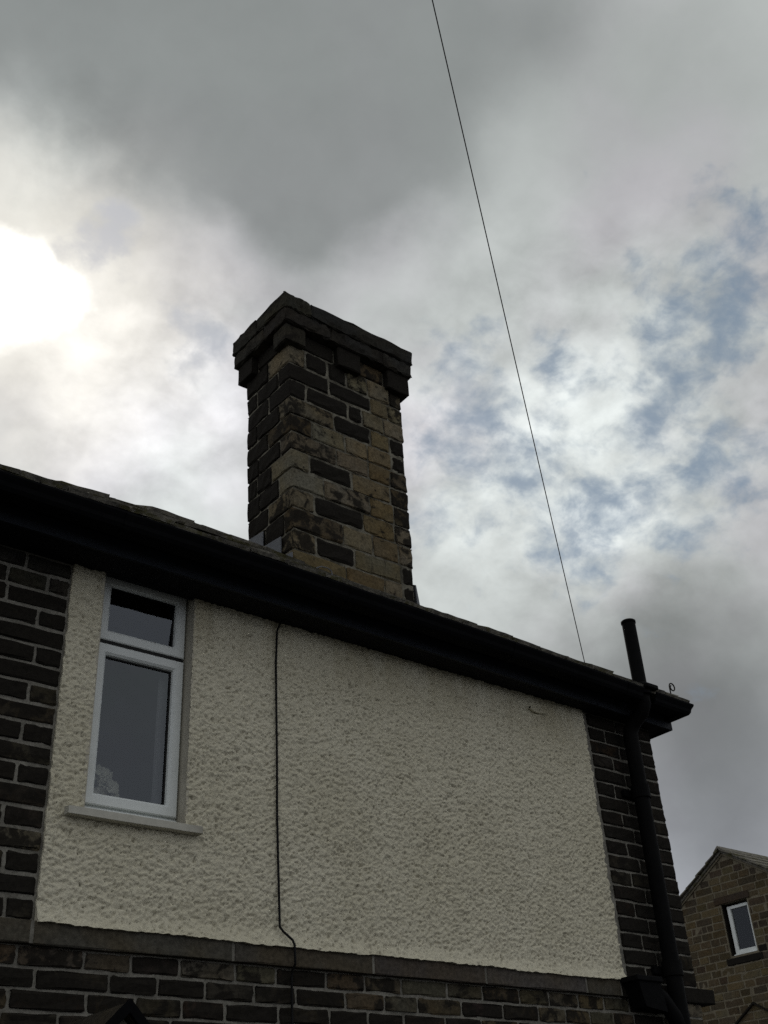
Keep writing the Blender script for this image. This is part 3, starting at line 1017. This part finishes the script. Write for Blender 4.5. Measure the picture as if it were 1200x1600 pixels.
# side hidden from the street: plain stones
for i in range(len(RF)):
    z1, z0 = ZS[i], ZS[i + 1]
    v, f = rough(CHX1 - .09, CHX1 + .001, CHY0 + .41, CHY1 + .004, z0 + .008, z1 - .008, b=.01, j=.003)
    obj('stone', lean(v), f, M_stone, chimney, col=kcol('b'))


def cap_stone(x0, x1, y0, y1, z0, z1, kind, name='cap_stone', b=.02, j=.007, mids=(3, 3, 1)):
    v, f = rough(x0, x1, y0, y1, z0, z1, b=b, j=j, mids=mids, skip_back=False)
    return obj(name, lean(v), f, M_stone, chimney, col=kcol(kind))


o1, o2 = .115, .10
YM = 7.36
def cap_course(cuts, o, z0, z1, ysplit):
    for a, b in zip(cuts[:-1], cuts[1:]):
        cap_stone(a + .001, b - .001, CHY0 - o, ysplit - .001, z0, z1 + random.uniform(-.003, .003), 'x', b=.018, j=.009, mids=(9, 5, 1))
    cap_stone(cuts[0], cuts[1] + .2, ysplit + .001, CHY1 + o, z0, z1, 'x', b=.018, j=.008, mids=(6, 4, 1))
    cap_stone(cuts[1] + .202, cuts[-1], ysplit + .001, CHY1 + o, z0, z1, 'x', b=.018, j=.008, mids=(6, 4, 1))
cap_course([CHX0 - o1, 5.02, CHX1 + o1], o1, 9.342, 9.528, 7.40)
cap_course([CHX0 - o2, 5.26, 5.93, CHX1 + o2], o2, 9.172, 9.341, 7.30)
# corbels under the cap and the recessed course between them
oc = .07
cap_stone(CHX0 - oc, 4.965, CHY0 - oc, 7.165, 8.955, 9.168, 'x', 'corbel', mids=(1, 1, 1), j=.005, b=.014)
cap_stone(5.36, 5.645, CHY0 - oc, CHY0 + .2, 8.93, 9.168, 'k', 'corbel', mids=(1, 1, 1), j=.005, b=.014)
cap_stone(5.995, CHX1 + oc, CHY0 - oc, 7.22, 8.93, 9.168, 'k', 'corbel', mids=(1, 1, 1), j=.005, b=.014)
cap_stone(CHX0 - oc, 5.0, 7.56, CHY1 + oc, 8.955, 9.168, 'k', 'corbel', mids=(1, 1, 1), j=.005, b=.014)
cap_stone(CHX1 - .2, CHX1 + oc, 7.5, CHY1 + oc, 8.955, 9.168, 'k', 'corbel', mids=(1, 1, 1), j=.005, b=.014)
for a, b, k in ((4.98, 5.345, 'k'), (5.66, 5.98, 'b')):
    cap_stone(a, b, CHY0 - .004, CHY0 + .1, 8.985, 9.165, k, 'stone', mids=(1, 0, 1), j=.005, b=.014)
cap_stone(CHX0 - .004, CHX0 + .1, 7.18, 7.545, 8.985, 9.165, 'k', 'stone', mids=(0, 1, 1), j=.005, b=.014)
# stub of mortar flaunching on the top
v, f = rough(CHX0 - .02, CHX1 + .02, CHY0 - .02, CHY1 + .02, 9.52, 9.56, b=.1, j=.008, mids=(5, 3, -1), skip_back=False)
obj('flaunching', lean(v), f, M_mortar_ch, chimney)

# stepped lead flashing up the left face, soakers and apron
def roofz(y): return RZ0_ + (y - RY0) * math.tan(PITCH) + .02
steps = [(6.975, 7.165, 6.565), (7.15, 7.46, 6.81), (7.445, 7.72, 7.015)]
for a, b, zt_ in steps:
    zb = roofz(a) - .12
    v, f = sbox(CHX0 - .016 + .012, CHX0 - .004 + .012, a, b, zb, zt_, .002)
    v = np.array(v)
    # sloping head of each step
    v[:, 2] += np.where(v[:, 2] > zt_ - .05, (v[:, 1] - a) * .12, 0)
    v[:, 0] += -.014
    obj('lead_flashing', v, f, M_lead, chimney)
v, f = sbox(CHX0 - .05, CHX0 - .02, 7.71, 7.84, 6.75, 7.0, .004)
obj('lead_flashing', v, f, M_lead, chimney)
ap = MB()
ap.add([(CHX0 - .03, CHY0 - .012, 6.50), (5.02, CHY0 - .012, 6.44), (5.02, CHY0 - .02, roofz(7.0) - .06), (CHX0 - .03, CHY0 - .02, roofz(7.0) - .06),
        (CHX0 - .03, CHY0 - .002, 6.50), (5.02, CHY0 - .002, 6.44), (5.02, CHY0 - .002, roofz(7.0) - .06), (CHX0 - .03, CHY0 - .002, roofz(7.0) - .06)],
       [(0, 3, 2, 1), (0, 1, 5, 4), (0, 4, 7, 3), (1, 2, 6, 5), (2, 3, 7, 6)])
ap.build('lead_apron', M_lead, chimney)
ap = MB()
ap.add([(5.3, CHY0 - .014, 6.40), (CHX1 + .01, CHY0 - .014, 6.36), (CHX1 + .06, CHY0 - .06, roofz(7.0) - .1), (5.3, CHY0 - .06, roofz(7.0) - .1),
        (5.3, CHY0 - .002, 6.40), (CHX1 + .01, CHY0 - .002, 6.36), (CHX1 + .06, CHY0 - .002, roofz(7.0) - .1), (5.3, CHY0 - .002, roofz(7.0) - .1)],
       [(0, 3, 2, 1), (0, 1, 5, 4), (0, 4, 7, 3), (1, 2, 6, 5), (2, 3, 7, 6)])
ap.build('lead_apron', M_lead, chimney)
ap = MB()
ap.add([(CHX1 + .008, CHY0 - .01, 6.66), (CHX1 + .05, CHY0 - .02, roofz(7.0) - .1), (CHX1 + .05, CHY1, roofz(7.8)), (CHX1 + .008, CHY1, 7.1),
        (CHX1 + .0, CHY0 - .01, 6.66), (CHX1 + .0, CHY0 - .02, roofz(7.0) - .1), (CHX1 + .0, CHY1, roofz(7.8)), (CHX1 + .0, CHY1, 7.1)],
       [(0, 1, 2, 3), (0, 4, 5, 1), (3, 2, 6, 7), (0, 3, 7, 4)])
ap.build('lead_flashing', M_lead, chimney)
# bent lead clip at the gutter edge
pts = [(4.02, 5.56, 5.49), (4.06, 5.555, 5.512), (4.11, 5.55, 5.514), (4.145, 5.548, 5.495), (4.148, 5.546, 5.455)]
obj('lead_clip', *tube(pts, .0045, 6), M_lead, roof)

# overflow stub on the roughcast
ov = tube([(6.455, 5.962, 5.106), (6.50, 5.964, 5.088), (6.56, 5.968, 5.085), (6.64, 5.975, 5.098)], [.014, .013, .012, .010], 10, caps=False)
o = obj('overflow_pipe', *ov, M_render, house, smooth=True)
o2_ = obj('pipe_mouth', *tube([(6.458, 5.962, 5.105), (6.462, 5.962, 5.1035)], .0125, 10), M_gasket_gap, o)

# ------------------------------------------------------------------ gabled porch canopy whose top just shows
porch = MB()
PXC, PZC, PYF = 2.655, 2.542, 5.30
sl = 1.0
def slope_board(sgn):
    w_ = .95
    vv = []
    for y in (PYF, YF - .01):
        for (q, h) in ((0, 0), (w_, -w_ * sl), (w_, -w_ * sl - .05), (0, -.05)):
            vv.append((PXC + sgn * q, y, PZC + h))
    return vv, [(0, 1, 2, 3), (7, 6, 5, 4), (0, 4, 5, 1), (1, 5, 6, 2), (2, 6, 7, 3), (3, 7, 4, 0)]
porch.add(*slope_board(1))
porch.add(*slope_board(-1))
pch = porch.build('porch', M_stone, house, col=(.045, .04, .032, .4))
bb = MB()
for sgn in (1, -1):
    w_ = .98
    vv = []
    for y in (PYF - .03, PYF - .002):
        for (q, h) in ((0, .012), (w_, .012 - w_ * sl), (w_, -w_ * sl - .06), (0, -.05)):
            vv.append((PXC + sgn * q, y, PZC + h))
    bb.add(vv, [(0, 1, 2, 3), (7, 6, 5, 4), (0, 4, 5, 1), (1, 5, 6, 2), (2, 6, 7, 3), (3, 7, 4, 0)])
bb.build('bargeboard', M_black, pch)
gp = MB()
gp.add([(PXC, PYF + .05, PZC - .06), (PXC - .8, PYF + .05, PZC - .86), (PXC + .8, PYF + .05, PZC - .86),
        (PXC, PYF + .09, PZC - .06), (PXC - .8, PYF + .09, PZC - .86), (PXC + .8, PYF + .09, PZC - .86)], [(0, 1, 2), (5, 4, 3), (1, 4, 5, 2), (0, 3, 4, 1), (2, 5, 3, 0)])
gp.build('gable_panel', M_mortar, pch)
fn = tube([(PXC - .02, PYF - .05, PZC - .30), (PXC - .02, PYF - .05, PZC - .15), (PXC - .02, PYF - .05, PZC - .13), (PXC - .02, PYF - .05, PZC - .115)], [.02, .02, .013, .003], 8)
obj('finial', *fn, M_pvc, pch)

# ------------------------------------------------------------------ soil and vent pipe
pipe = empty('soil_pipe', (7.61, 5.88, 0), 'black soil pipe climbing the right stone pier and standing up above the gutter', 'pipe')
PXP = 7.607
obj('lower_pipe', *tube([(PXP, 5.88, 0.0), (PXP, 5.88, 1.5), (PXP, 5.88, 3.3), (PXP, 5.88, 5.05), (PXP + .003, 5.872, 5.10), (PXP + .008, 5.82, 5.165),
                         (PXP + .012, 5.725, 5.225), (PXP + .014, 5.69, 5.29), (PXP + .014, 5.69, 5.42)], .066, 20), M_pipe, pipe, smooth=True)
obj('vent_pipe', *tube([(PXP + .014, 5.69, 5.40), (PXP + .014, 5.69, 6.085)], .062, 20, caps=False), M_pipe, pipe, smooth=True)
obj('vent_rim', *tube([(PXP + .014, 5.69, 6.07), (PXP + .014, 5.69, 6.075), (PXP + .014, 5.69, 6.095), (PXP + .014, 5.69, 6.10)], [.062, .068, .068, .062], 20), M_pipe, pipe, smooth=True)
obj('socket_collar', *tube([(PXP + .016, 5.685, 5.36), (PXP + .016, 5.685, 5.365), (PXP + .016, 5.685, 5.455), (PXP + .016, 5.685, 5.47)], [.07, .085, .085, .07], 20), M_pipe, pipe)
v, f = sbox(PXP - .04, PXP + .115, 5.57, 5.75, 5.40, 5.445, .01)
obj('weathering_slate', v, f, M_pipe, pipe)
for z in (3.13, 4.55):
    obj('pipe_collar', *tube([(PXP, 5.88, z - .06), (PXP, 5.88, z - .055), (PXP, 5.88, z + .055), (PXP, 5.88, z + .06)], [.066, .08, .08, .066], 20), M_pipe, pipe)
    v, f = sbox(PXP - .12, PXP + .12, 5.955, 5.995, z - .03, z + .03, .004)
    obj('pipe_bracket', v, f, M_pipe, pipe)
# branch fitting with its hopper by the string course
hv = [(7.07, 5.80, 3.02), (7.33, 5.80, 3.02), (7.33, 5.955, 3.02), (7.07, 5.955, 3.02),
      (7.16, 5.83, 2.83), (7.40, 5.83, 2.80), (7.40, 5.955, 2.80), (7.16, 5.955, 2.83)]
hp = MB()
hp.add(hv, [(0, 1, 2, 3), (7, 6, 5, 4), (0, 4, 5, 1), (1, 5, 6, 2), (2, 6, 7, 3), (3, 7, 4, 0)])
hp.add(*sbox(7.05, 7.35, 5.785, 5.957, 3.0, 3.04, .006))
hp.build('hopper_head', M_pipe, pipe)
obj('branch_pipe', *tube([(7.28, 5.88, 2.98), (7.42, 5.88, 2.90), (7.53, 5.88, 2.78), (PXP, 5.88, 2.60)], [.06, .06, .062, .064], 14), M_pipe, pipe, smooth=True)

# ------------------------------------------------------------------ cables
cpts = []
for (x, y, z) in ((3.985, 5.93, 5.235), (3.972, 5.955, 5.205), (3.955, 5.968, 5.15), (3.947, 5.970, 4.9), (3.950, 5.971, 4.6), (3.955, 5.970, 4.2), (3.956, 5.972, 3.85), (3.964, 5.971, 3.5),
                  (3.972, 5.970, 3.2), (3.972, 5.968, 3.14), (3.99, 5.955, 3.11), (4.045, 5.937, 3.062), (4.056, 5.930, 3.03), (4.057, 5.928, 2.96), (4.058, 5.93, 2.92), (4.060, 5.962, 2.895), (4.062, 5.975, 2.86),
                  (4.064, 5.976, 2.6), (4.064, 5.976, 2.0), (4.064, 5.976, 0.5)):
    cpts.append((x, y - .006, z))
tag(obj('wall_cable', *tube(cpts, .0075, 8), M_cable, smooth=True), 'thin black cable running down the cream roughcast beside the window', 'cable')
A = Vector((6.828, 5.62, 5.502))
B = Vector((2.89, 2.71, 7.6))
dirn = (B - A)
wp = []
for k in range(41):
    t_ = -.012 + k / 40 * 3.2
    p_ = A + dirn * t_
    sg = .16 * ((t_ - 0) * (t_ - 1.0)) * .35
    wp.append((p_.x, p_.y, p_.z + sg))
tag(obj('overhead_wire', *tube(wp, .0037, 6), M_wire, smooth=True), 'thin overhead wire slanting across the sky down to the eaves', 'wire')

# ------------------------------------------------------------------ things inside the window
vase = empty('flower_vase', (2.83, 6.27, 3.738), 'pale vase of white flowers on the sill behind the lower glass', 'vase')
prof = [(.035, 0), (.05, .03), (.055, .08), (.04, .13), (.03, .15), (.038, .165)]
obj('vase_body', *tube([(2.83, 6.27, 3.738 + h) for _, h in prof], [r for r, _ in prof], 14), M_vase, vase, smooth=True)
for k in range(24):
    th = random.uniform(0, 2 * math.pi)
    rr = random.uniform(.0, .078)
    c0 = Vector((2.872 + rr * math.cos(th), 6.25 + rr * math.sin(th) * .6, 3.935 + random.uniform(-.075, .075)))
    vv, ff = [], []
    for q in range(9):
        a = q * 2 * math.pi / 9 + random.uniform(-.3, .3)
        tl = random.uniform(-.9, .1)
        dv = Vector((math.cos(a), tl, math.sin(a))).normalized()
        sd = Vector((-math.sin(a), 0, math.cos(a)))
        i0 = len(vv)
        L = random.uniform(.022, .042)
        vv += [c0, c0 + dv * L * .5 + sd * .012, c0 + dv * L * .9 + sd * .009, c0 + dv * L + Vector((0, -.004, 0)), c0 + dv * L * .9 - sd * .009, c0 + dv * L * .5 - sd * .012]
        ff.append(tuple(range(i0, i0 + 6)))
    obj('flower', vv, ff, M_petal, vase)
vv, ff = [], []
for k in range(14):
    a = random.uniform(0, 2 * math.pi)
    c0 = Vector((2.80, 6.26, 3.89))
    dv = Vector((math.cos(a), -.3, math.sin(a) * .6 - .1)).normalized()
    sd = dv.cross(Vector((0, 1, 0))).normalized()
    i0 = len(vv)
    L = random.uniform(.07, .11)
    vv += [c0, c0 + dv * L * .5 + sd * .014, c0 + dv * L, c0 + dv * L * .5 - sd * .014]
    ff.append((i0, i0 + 1, i0 + 2, i0 + 3))
obj('leaves', vv, ff, M_leaf, vase)
cu = MB()
n = 24
cx_ = np.linspace(3.175, 3.275, n)
vv = []
for z in (3.75, 4.74):
    for i, x in enumerate(cx_): vv.append((x, 6.20 + .012 * math.sin(i * 1.5), z))
cu.add(vv, [(i, i + 1, n + i + 1, n + i) for i in range(n - 1)])
tag(cu.build('curtain', M_net, smooth=True), 'pale curtain edge gathered at the right side of the window', 'curtain')

# ------------------------------------------------------------------ the neighbouring house in the distance
FX = 20.0
far = empty('far_house', (22.0, 13.7, 0), 'brown stone gabled house with one white window, beyond the dark corner', 'house')
AY, AZ, HWD, TS = 13.697, 7.56, 3.7, .615
EZ = AZ - HWD * TS
wy0, wy1, wz0, wz1 = 13.355, 13.985, 5.60, 6.59
fm = MB()
def fbox(*a): fm.box(*a)
x0_, x1_ = FX + .006, FX + .3
fbox(x0_, x1_, AY - HWD, wy0, 0, EZ)
fbox(x0_, x1_, wy1, AY + HWD, 0, EZ)
fbox(x0_, x1_, wy0, wy1, 0, wz0)
# gable above the eaves, cut round the window opening
def gz_at(y): return AZ - abs(y - AY) * TS
def prism(poly):
    n_ = len(poly)
    fm.add([(x0_, y, z) for y, z in poly] + [(x1_, y, z) for y, z in poly],
           [tuple(range(n_ - 1, -1, -1)), tuple(range(n_, 2 * n_))] + [(i, (i + 1) % n_, n_ + (i + 1) % n_, n_ + i) for i in range(n_)])
prism([(AY - HWD, EZ), (wy0, EZ), (wy0, gz_at(wy0))])
prism([(wy1, EZ), (AY + HWD, EZ), (wy1, gz_at(wy1))])
prism([(wy0, wz1), (wy1, wz1), (wy1, gz_at(wy1)), (AY, AZ), (wy0, gz_at(wy0))])
fbox(x1_, FX + 8, AY - HWD, AY - HWD + .3, 0, EZ)
fbox(x1_, FX + 8, AY + HWD - .3, AY + HWD, 0, EZ)
fbox(FX + 7.7, FX + 8, AY - HWD + .3, AY + HWD - .3, 0, EZ)
fwall = fm.build('wall', M_mortar_far, far)
fh = .143
fs = MB()
row = 0
z = 7.56
nf = 0
while z > 0.2:
    z0 = z - fh
    off = random.uniform(0, .3)
    y = AY - HWD + off - .4
    while y < AY + HWD:
        y2 = y + random.uniform(.20, .46)
        zm_ = z0 + fh / 2
        lim = (AZ - zm_ - fh * .5) / TS if zm_ > EZ else HWD
        a, b = max(y, AY - lim), min(y2, AY + lim)
        pieces = [(a, b)]
        if z0 < wz1 - .03 and z > wz0 + .03:
            pieces = [(a, min(b, wy0 - .01)), (max(a, wy1 + .01), b)]
        for (p0, p1) in pieces:
            if p1 - p0 < .05: continue
            dk = 'f' if random.random() < .42 else ('h' if random.random() < .6 else 'i')
            if (wz0 - .3 < z0 < wz0 and wy0 - .2 < (p0 + p1) / 2 < wy1 + .1): dk = 'k'
            if 12.35 < (p0 + p1) / 2 < 15.0 and z0 > 4.0:
                v, f = rough(-(p1 - .011), -(p0 + .011), 0, .06, z0 + .011, z - .011, b=.012, j=.004, mids=(1, -1, -1))
                v = np.array(v)
                v = np.stack([FX - random.uniform(.0, .008) + v[:, 1], -v[:, 0], v[:, 2]], -1)
                obj('stone', v, f, M_stone, fwall, col=kcol(dk))
                nf += 1
            else:
                fs.box(FX - random.uniform(0, .006), FX + .03, p0 + .011, p1 - .011, z0 + .011, z - .011)
        y = y2
    z = z0
o = fs.build('outer_stones', M_stone, fwall, col=kcol('h'))
o['kind'] = 'stuff'
print('far stones', nf)
# window of the far house
fw = MB()
XW = FX + .10
for (y0, y1, z0, z1) in ((13.375, 13.425, 5.62, 6.535), (13.825, 13.905, 5.62, 6.535), (13.425, 13.825, 5.62, 5.70), (13.425, 13.825, 6.475, 6.535)):
    fw.add(*sbox(XW - .03, XW + .05, y0, y1, z0, z1, .006))
fwin = fw.build('window', M_pvc, far)
pm = MB()
pm.add([(XW + .01, 13.42, 5.69), (XW + .01, 13.42, 6.48), (XW + .01, 13.83, 6.48), (XW + .01, 13.83, 5.69)], [(0, 1, 2, 3)])
pm.build('pane', M_glass_far, fwin)
sm = MB()
sm.add(*sbox(XW - .09, XW + .03, 13.37, 13.915, 5.565, 5.618, .006))
sm.build('window_sill', M_pvc, fwin)
rmf = MB()
rmf.box(FX + .32, FX + 2, 12.9, 14.4, 5.0, 6.9)
rmf.f = rmf.f[:4] + rmf.f[5:]
rmf.build('room_lining', M_inner, far)
jl = MB()
jl.add(*sbox(FX - .012, FX + .09, wy0 - .1, wy1 + .12, wz0 - .16, wz0 - .04, .006))
o = obj('stone_sill', jl.v, jl.f, M_stone, far, col=kcol('k'))
lt = MB()
lt.add(*sbox(FX - .012, FX + .09, wy0 - .08, wy1 + .14, wz1 + .003, wz1 + .145, .008))
obj('lintel', lt.v, lt.f, M_stone, far, col=kcol('i'))
jm = MB()
jm.add(*sbox(FX + .031, FX + .295, wy1 - .004, wy1 + .01, wz0, wz1, .003))
obj('jamb', jm.v, jm.f, M_stone, far, col=kcol('k'))
# roof of the far house: stone slates on both slopes, thick at the verge
fr = MB()
for sgn in (1, -1):
    L = HWD + .25
    vv = []
    for x in (FX - .05, FX + 8.1):
        for (q, h) in ((0, .0), (L, -L * TS), (L, -L * TS + .05), (0, .05)):
            vv.append((x, AY + sgn * q, AZ + h))
    fr.add(vv, [(0, 1, 2, 3), (7, 6, 5, 4), (0, 4, 5, 1), (1, 5, 6, 2), (2, 6, 7, 3), (3, 7, 4, 0)])
froof = fr.build('roof', M_slate, far)
fsl = MB()
for sgn in (-1, 1):
    for r in range(13):
        q0 = .02 + r * .3
        x = FX - .10 - random.uniform(0, .03)
        while x < FX + 8:
            x2 = x + random.uniform(.35, .6)
            vv = []
            for xx in (x, x2 - .006):
                for (q, h) in ((q0, .055), (q0 + .36, .075), (q0 + .36, .105 + random.uniform(0, .01)), (q0, .075)):
                    vv.append((xx, AY + sgn * q, AZ - q * TS + h))
            fcs = [(0, 1, 2, 3), (7, 6, 5, 4), (0, 4, 5, 1), (1, 5, 6, 2), (2, 6, 7, 3), (3, 7, 4, 0)]
            if r < 6 and x < FX + 1.6 and (sgn == -1 or x < FX):
                obj('slate', vv, fcs, M_slate, froof)
            else:
                fsl.add(vv, fcs)
            x = x2
o = fsl.build('upper_slates', M_slate, froof)
o['kind'] = 'stuff'
x = FX - .12
while x < FX + 8:
    x2 = x + .45
    vv = []
    for xx in (x, x2 - .008):
        for (q, h) in ((-.13, -.02), (0, .085), (.13, -.02), (.13, .02), (0, .135), (-.13, .02)):
            vv.append((xx, AY + q, AZ + h))
    obj('ridge_tile', vv, [(0, 1, 4, 5), (1, 2, 3, 4), (11, 10, 7, 6), (10, 9, 8, 7), (0, 6, 7, 1), (1, 7, 8, 2), (2, 8, 9, 3), (3, 9, 10, 4), (4, 10, 11, 5), (5, 11, 6, 0)], M_slate, froof)
    x = x2
# bargeboard-less verge: pointing strip under the slates
vg = MB()
for sgn in (1, -1):
    L = HWD + .2
    vv = []
    for xx in (FX - .02, FX + .005):
        for (q, h) in ((0, -.002), (L, -L * TS - .002), (L, -L * TS - .045), (0, -.045)):
            vv.append((xx, AY + sgn * q, AZ + h))
    vg.add(vv, [(0, 1, 2, 3), (7, 6, 5, 4), (0, 4, 5, 1), (1, 5, 6, 2), (2, 6, 7, 3), (3, 7, 4, 0)])
vg.build('verge_pointing', M_mortar_far, far)
# raking drip moulds of a lower roof on the gable wall
dm = MB()
for sgn, mat_ in ((1, 0), (-1, 0)):
    vv = []
    for xx in (FX - .05, FX + .01):
        for (q, h) in ((.0, .0), (1.6, -1.0), (1.6, -1.035), (.0, -.035)):
            vv.append((xx, 13.685 + sgn * q, 4.72 + h))
    dm.add(vv, [(0, 1, 2, 3), (7, 6, 5, 4), (0, 4, 5, 1), (1, 5, 6, 2), (2, 6, 7, 3), (3, 7, 4, 0)])
obj('drip_mould', dm.v, dm.f, M_stone, far, col=kcol('k'))
